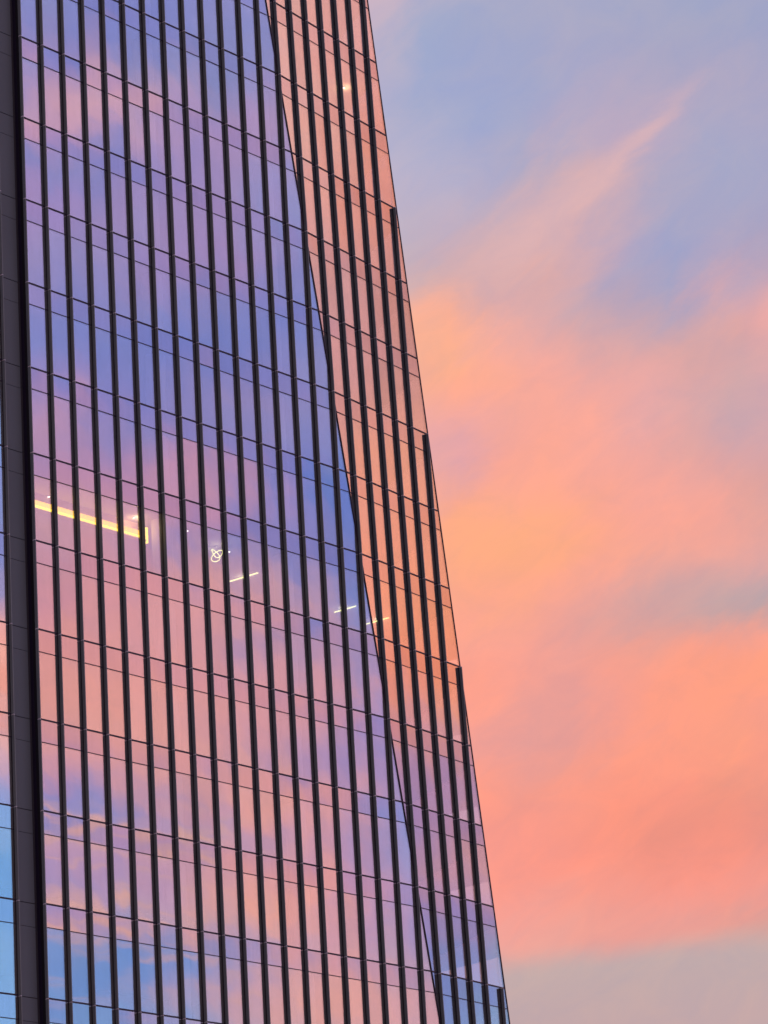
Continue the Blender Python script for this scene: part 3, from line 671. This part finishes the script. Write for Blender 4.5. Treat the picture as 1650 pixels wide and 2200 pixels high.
FIN_KS = [k for k in range(-8, NF) if k != -2 or True]
fin_top = {}
for k in FIN_KS:
    x = k * W
    for n in range(TOP_N, BOT_N + 1):
        zt, zb = zl(n) - 0.046, zl(n + 1) - 0.026
        if edge(zl(n)) - x < 0.10:
            continue
        fin_top.setdefault(k, n)
        zs = [zt, zb]
        zc = cross_z(x)
        if zb < zc < zt:
            zs.insert(1, zc)
        zm, ym = (zt + zb) / 2, surf(x, (zt + zb) / 2)
        zs.insert(1, zt - 0.032)
        rings = [(surf(x, z) - ym, z - zm) for z in zs]
        if not in_frame([(x, ym, zt), (x, ym, zb), (x, ym - FIN_D, zt), (x, ym - FIN_D, zb)]):
            v, f = fin_mesh_data(rings)
            rest_fin.add([(a + x, b + ym, c + zm) for a, b, c in v], f)
            continue
        key = tuple(round(q, 3) for r in rings for q in r)
        me = fin_cache.get(key)
        if me is None:
            v, f = fin_mesh_data(rings)
            me = fin_cache[key] = mesh_from('fin', v, f)
            me.materials.append(M_FIN)
            me.materials.append(M_CAP_GLINT)
            for p in me.polygons:
                if abs(p.normal.z) > 0.9 or p.center.z > rings[1][1]:
                    p.material_index = 1  # raw ends, plus a pale top band painting the bright tick at the joint
        o = link('fin', me, None, tower, (x, ym, zm))
        o.rotation_euler = (0, 0, random.gauss(0, 0.004))
        counts['fin'] = counts.get('fin', 0) + 1


def upright(name, mat, x, ztop, zbot, hw, y0, y1):
    zs = [ztop, zbot]
    zc = cross_z(x)
    if zbot < zc < ztop and x > 0:
        zs.insert(1, zc)
    v, f = [], []
    for z in zs:
        ys = surf(x, z)
        v += [(x - hw, ys + y0, z), (x + hw, ys + y0, z), (x + hw, ys + y1, z), (x - hw, ys + y1, z)]
    for r in range(len(zs) - 1):
        for i in range(4):
            j = (i + 1) % 4
            f.append((r * 4 + i, r * 4 + j, r * 4 + 4 + j, r * 4 + 4 + i))
    f += [(0, 1, 2, 3), tuple((len(zs) - 1) * 4 + i for i in range(4))]
    return link(name, mesh_from(name, v, f), mat, tower)


for k in FIN_KS:
    if k not in fin_top:
        continue
    zt = zl(fin_top[k]) - 0.046
    upright('fin_spine', M_BLACK, k * W, zt - 0.03, zl(BOT_N + 1), 0.016, -0.060, 0.006)
    upright('mullion', M_BLACK, k * W, zl(TOP_N) if k * W < 25 else zt, zl(BOT_N + 1), 0.027, -0.010, 0.14)

# floor lines: a deep transom at each floor, a slim bar under the spandrel
for n in range(TOP_N, BOT_N + 2):
    for name, zc, hh, proud in (('transom', zl(n), 0.033, 0.030), ('glazing_bar', zl(n) - BAR, 0.017, 0.018)):
        if zc < 0.3:
            continue
        xc = crease(zc)
        xe = edge(zc)
        ye = facet_y(xe, zc)
        v, f = box_data(-1.46, xc, -proud, 0.12, zc - hh, zc + hh)
        link(name, mesh_from(name, v, f), M_TRIM, tower)
        v, f = prism_data([(xc, -proud - 0.002, zc - hh), (xe, ye - proud, zc - hh), (xe, ye - proud, zc + hh), (xc, -proud - 0.002, zc + hh)], (0, 0.15, 0))
        link(name, mesh_from(name, v, f), M_TRIM, tower)
        v, f = prism_data([(-12, bay_y(-12) - proud, zc - hh), (-3, bay_y(-3) - proud, zc - hh), (-3, bay_y(-3) - proud, zc + hh), (-12, bay_y(-12) - proud, zc + hh)], (0, 0.14, 0))
        link(name, mesh_from(name, v, f), M_TRIM, tower)


def slant_bar(name, fx, hw, y0, y1, zt, zb, facet):
    v, f = [], []
    for z in (zt, zb):
        x = fx(z)
        ys = facet_y(x, z) if facet else 0.0
        v += [(x - hw, ys + y0, z), (x + hw, ys + y0 + (TA * hw if not facet else 0.0), z), (x + hw, ys + y1, z), (x - hw, ys + y1, z)]
    for i in range(4):
        j = (i + 1) % 4
        f.append((i, j, 4 + j, 4 + i))
    f += [(0, 1, 2, 3), (7, 6, 5, 4)]
    return link(name, mesh_from(name, v, f), M_TRIM, tower)


cz_ = slant_bar('crease_trim', crease, 0.025, -0.044, 0.10, zl(TOP_N), 0.0, False)
cz_['label'] = 'slanting dark joint where the facade folds'
slant_bar('edge_trim', lambda z: edge(z) + 0.012, 0.026, -0.028, 0.10, zl(TOP_N), 0.0, True)

# clad recess beside the edge of the main face: panels with open joints, and the return wall
for n in range(TOP_N, BOT_N + 1):
    for zt, zb in ((zl(n) - 0.018, zl(n) - BAR + 0.010), (zl(n) - BAR - 0.010, zl(n + 1) + 0.018)):
        v, f = box_data(-2.95, -1.70, 0.31, 0.36, zb, zt)
        link('cladding_panel', mesh_from('cladding_panel', v, f), M_PANEL, tower)
v, f = box_data(-2.99, -1.49, 0.365, 0.40, 0, zl(TOP_N))  # dark strip bare of panels by the return wall imitates corner shade
link('recess_back', mesh_from('recess_back', v, f), M_BACK, tower)
v, f = box_data(-1.512, -1.462, 0.025, 0.43, 0, zl(TOP_N))
link('return_wall', mesh_from('return_wall', v, f), M_TRIM, tower)

# glazed return behind the outer edge
RD = Vector((math.sin(math.radians(29)), math.cos(math.radians(29)), 0))
for n in range(TOP_N, BOT_N + 1):
    zt, zb = zl(n), zl(n + 1) + 0.01
    a = Vector((edge(zb), facet_y(edge(zb), zb) + 0.03, zb))
    b = Vector((edge(zt), facet_y(edge(zt), zt) + 0.03, zt))
    v, f = prism_data([a, a + RD * 16.4, b + RD * 16.4, b], (-0.02, 0.01, 0))
    link('side_pane', mesh_from('side_pane', v, f), M_SPA, tower)

# floor plates: ceiling below, shadow box edge behind the spandrels
for n in range(TOP_N, BOT_N + 1):
    zt, zb = zl(n) - 0.04, zl(n) - BAR - 0.03
    zm = zb
    xc, xe = crease(zt), edge(zt) - 0.10
    ye = facet_y(xe, zt) + 0.09
    p2 = Vector((xe, ye, 0)) + RD * 16
    pl = [(-12, bay_y(-12) + 0.16), (-3.02, 0.36), (-3.02, 0.45), (-1.44, 0.45), (-1.44, 0.15), (xc, 0.15), (xe, ye), (p2.x, p2.y), (-12, p2.y)]
    v, f = prism_data([(x, y, zb) for x, y in pl], (0, 0, zt - zb))
    me = mesh_from('floor_plate', v, f)
    me.materials.append(M_SLAB)
    me.materials.append(M_BACK)
    for p in me.polygons:
        if abs(p.normal.z) < 0.5:
            p.material_index = 1
    link('floor_plate', me, None, tower)

v, f = box_data(-11, 19, 9.0, 15.0, 0, zl(TOP_N))
link('core_wall', mesh_from('core_wall', v, f), M_CORE, tower)

# round columns just behind the glass
circ = [(0.5 * math.cos(2 * math.pi * i / 24), 0.5 * math.sin(2 * math.pi * i / 24)) for i in range(24)]
v, f = prism_data([(a, b, 0.0) for a, b in circ], (0, 0, H - BAR + 0.01))
col_me = mesh_from('column', v, f)
for p in col_me.polygons:
    p.use_smooth = abs(p.normal.z) < 0.5
for n in range(-3, 12):
    for x in (8.28, 17.28):
        if x > crease(zl(n)) - 0.6:
            continue
        link('column', col_me, M_COLUMN, tower, (x, 0.78, zl(n + 1) - 0.045))

for hp, nm, mt in ((rest_vis, 'glazing_beyond', M_VIS), (rest_spa, 'spandrels_beyond', M_SPA), (rest_fin, 'fins_beyond', M_FIN)):
    o = hp.build(nm, mt, tower)
    o['kind'] = 'stuff'
v, f = box_data(-12, edge(zl(TOP_N)), 0.2, 22, zl(TOP_N), zl(TOP_N) + 1.1)
link('parapet', mesh_from('parapet', v, f), M_PANEL, tower)

# ------------------------------------------------------------------ lit things behind the glass
CEIL5 = zl(5) - BAR - 0.03


def thing(name, loc, label, cat, group=None):
    o = bpy.data.objects.new(name, None)
    COL.objects.link(o)
    o.location = loc
    return tag(o, label, cat, group)


# cove: a warm strip on the lower lip, its wash put into a glowing sheet
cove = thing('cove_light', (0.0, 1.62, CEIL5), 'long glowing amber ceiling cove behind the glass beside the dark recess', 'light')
v, f = box_data(-0.9, 8.06, 0.14, 0.24, -0.86, -0.002)
link('bulkhead', mesh_from('bulkhead', v, f), M_WARM, cove)
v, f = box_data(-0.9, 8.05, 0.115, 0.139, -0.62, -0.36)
link('amber_wash_glow', mesh_from('amber_wash_glow', v, f), M_WASH_GLOW, cove)
v, f = box_data(-0.9, 8.06, -0.02, 0.139, -0.86, -0.80)
link('lip', mesh_from('lip', v, f), M_WARM, cove)
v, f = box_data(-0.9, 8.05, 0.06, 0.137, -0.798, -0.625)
link('led_strip', mesh_from('led_strip', v, f), M_LED_GLOW, cove)
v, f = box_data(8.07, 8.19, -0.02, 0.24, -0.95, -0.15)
link('lit_limb_glow', mesh_from('lit_limb_glow', v, f), M_LED_GLOW, cove)  # added glowing upright, stands in for light on the column's left side

# knotted pendant
pend = thing('pendant_lamp', (13.34, 1.75, CEIL5), 'small knotted loop pendant lamp glowing yellow white behind the glass', 'lamp')
pts = []
for i in range(96):
    t = 2 * math.pi * i / 96
    a_, b_ = math.sin(t) + 2 * math.sin(2 * t), math.cos(t) - 2 * math.cos(2 * t)
    a_, b_ = a_ * 0.9 + b_ * 0.25, b_ * 1.0 - a_ * 0.3
    pts.append((0.115 * a_ * 0.63, -0.115 * a_ * 0.77 + 0.10 * math.sin(3 * t), -0.45 + 0.118 * b_))
v, f = tube(pts, 0.026, True)
link('light_tube', mesh_from('light_tube', v, f), M_WHITE, pend)
v, f = tube([(0, 0, 0), (0, 0, -0.30)], 0.006)
link('cord', mesh_from('cord', v, f), M_HOUSING, pend)
v, f = tube([(0, 0, -0.0), (0, 0, -0.03)], 0.06, False, 16)
link('ceiling_rose', mesh_from('ceiling_rose', v, f), M_HOUSING, pend)

LAMPS = ((18.20, 3.25, 5.22, 'slim linear ceiling lamp next to the knotted pendant lamp'),
         (26.70, 3.81, 5.30, 'slim linear ceiling lamp just before the slanting crease'),
         (29.77, 4.08, 5.66, 'slim linear ceiling lamp seen across the slanting crease'))
for x, y0, y1, lb in LAMPS:
    lp = thing('linear_lamp', (x, (y0 + y1) / 2, CEIL5), lb, 'lamp', 'linear lamps on the lit floor')
    hl = (y1 - y0) / 2
    v, f = box_data(-0.045, 0.045, -hl, hl, -0.075, -0.030)
    link('diffuser', mesh_from('diffuser', v, f), M_WHITE, lp)
    v, f = box_data(-0.055, 0.055, -hl - 0.01, hl + 0.01, -0.029, -0.001)
    link('housing', mesh_from('housing', v, f), M_HOUSING, lp)


def glow(parent, energy, loc, col=(1.0, 0.80, 0.50)):
    ld = bpy.data.lights.new('lamp_glow', 'POINT')
    ld.energy = energy
    ld.color = col
    ld.shadow_soft_size = 0.0
    lo = bpy.data.objects.new('lamp_glow', ld)
    COL.objects.link(lo)
    lo.parent = parent
    lo.location = loc


glow(pend, 22.0, (0.0, 0.0, -0.42))
for o in [q for q in bpy.data.objects if q.name.startswith('linear_lamp')]:
    glow(o, 14.0, (0.0, 0.0, -0.30), (1.0, 0.86, 0.62))


def downlight(x, y, z, label, glow=0.0, r=0.055):
    d = thing('downlight', (x, y, z), label, 'downlight', 'small downlights behind the glass')
    v, f = tube([(0, 0, -0.001), (0, 0, -0.035)], r + 0.02, False, 16)
    link('trim_ring', mesh_from('trim_ring', v, f), M_HOUSING, d)
    v, f = tube([(0, 0, -0.034), (0, 0, -0.055)], r, False, 16)
    link('lens', mesh_from('lens', v, f), M_DOT, d)
    if glow:
        ld = bpy.data.lights.new('downlight_glow', 'POINT')
        ld.energy = glow
        ld.color = (1.0, 0.62, 0.28)
        ld.shadow_soft_size = 0.0
        lo = bpy.data.objects.new('downlight_glow', ld)
        COL.objects.link(lo)
        lo.parent = d
        lo.location = (0.12, 0.0, -0.22)


downlight(1.39, 1.67, CEIL5, 'small white downlight above the start of the amber cove')
downlight(6.81, 1.21, CEIL5, 'small white downlight above the column end of the amber cove', 30.0)
downlight(10.32, 0.92, CEIL5, 'small white downlight between the cove and the pendant lamp')
downlight(14.44, 1.86, CEIL5, 'small white downlight close beside the knotted pendant lamp')
CEILF = zl(-2) - BAR - 0.03
dd = (CR * ((738 - 825) / FPX) - CU * ((187 - 1100) / FPX) + CF)
tt = (CEILF - CP.z) / dd.z
q = CP + dd * tt
downlight(q.x, q.y, CEILF, 'lone warm downlight high behind the salmon coloured facet', 28.0, 0.07)
print('COUNTS', counts)
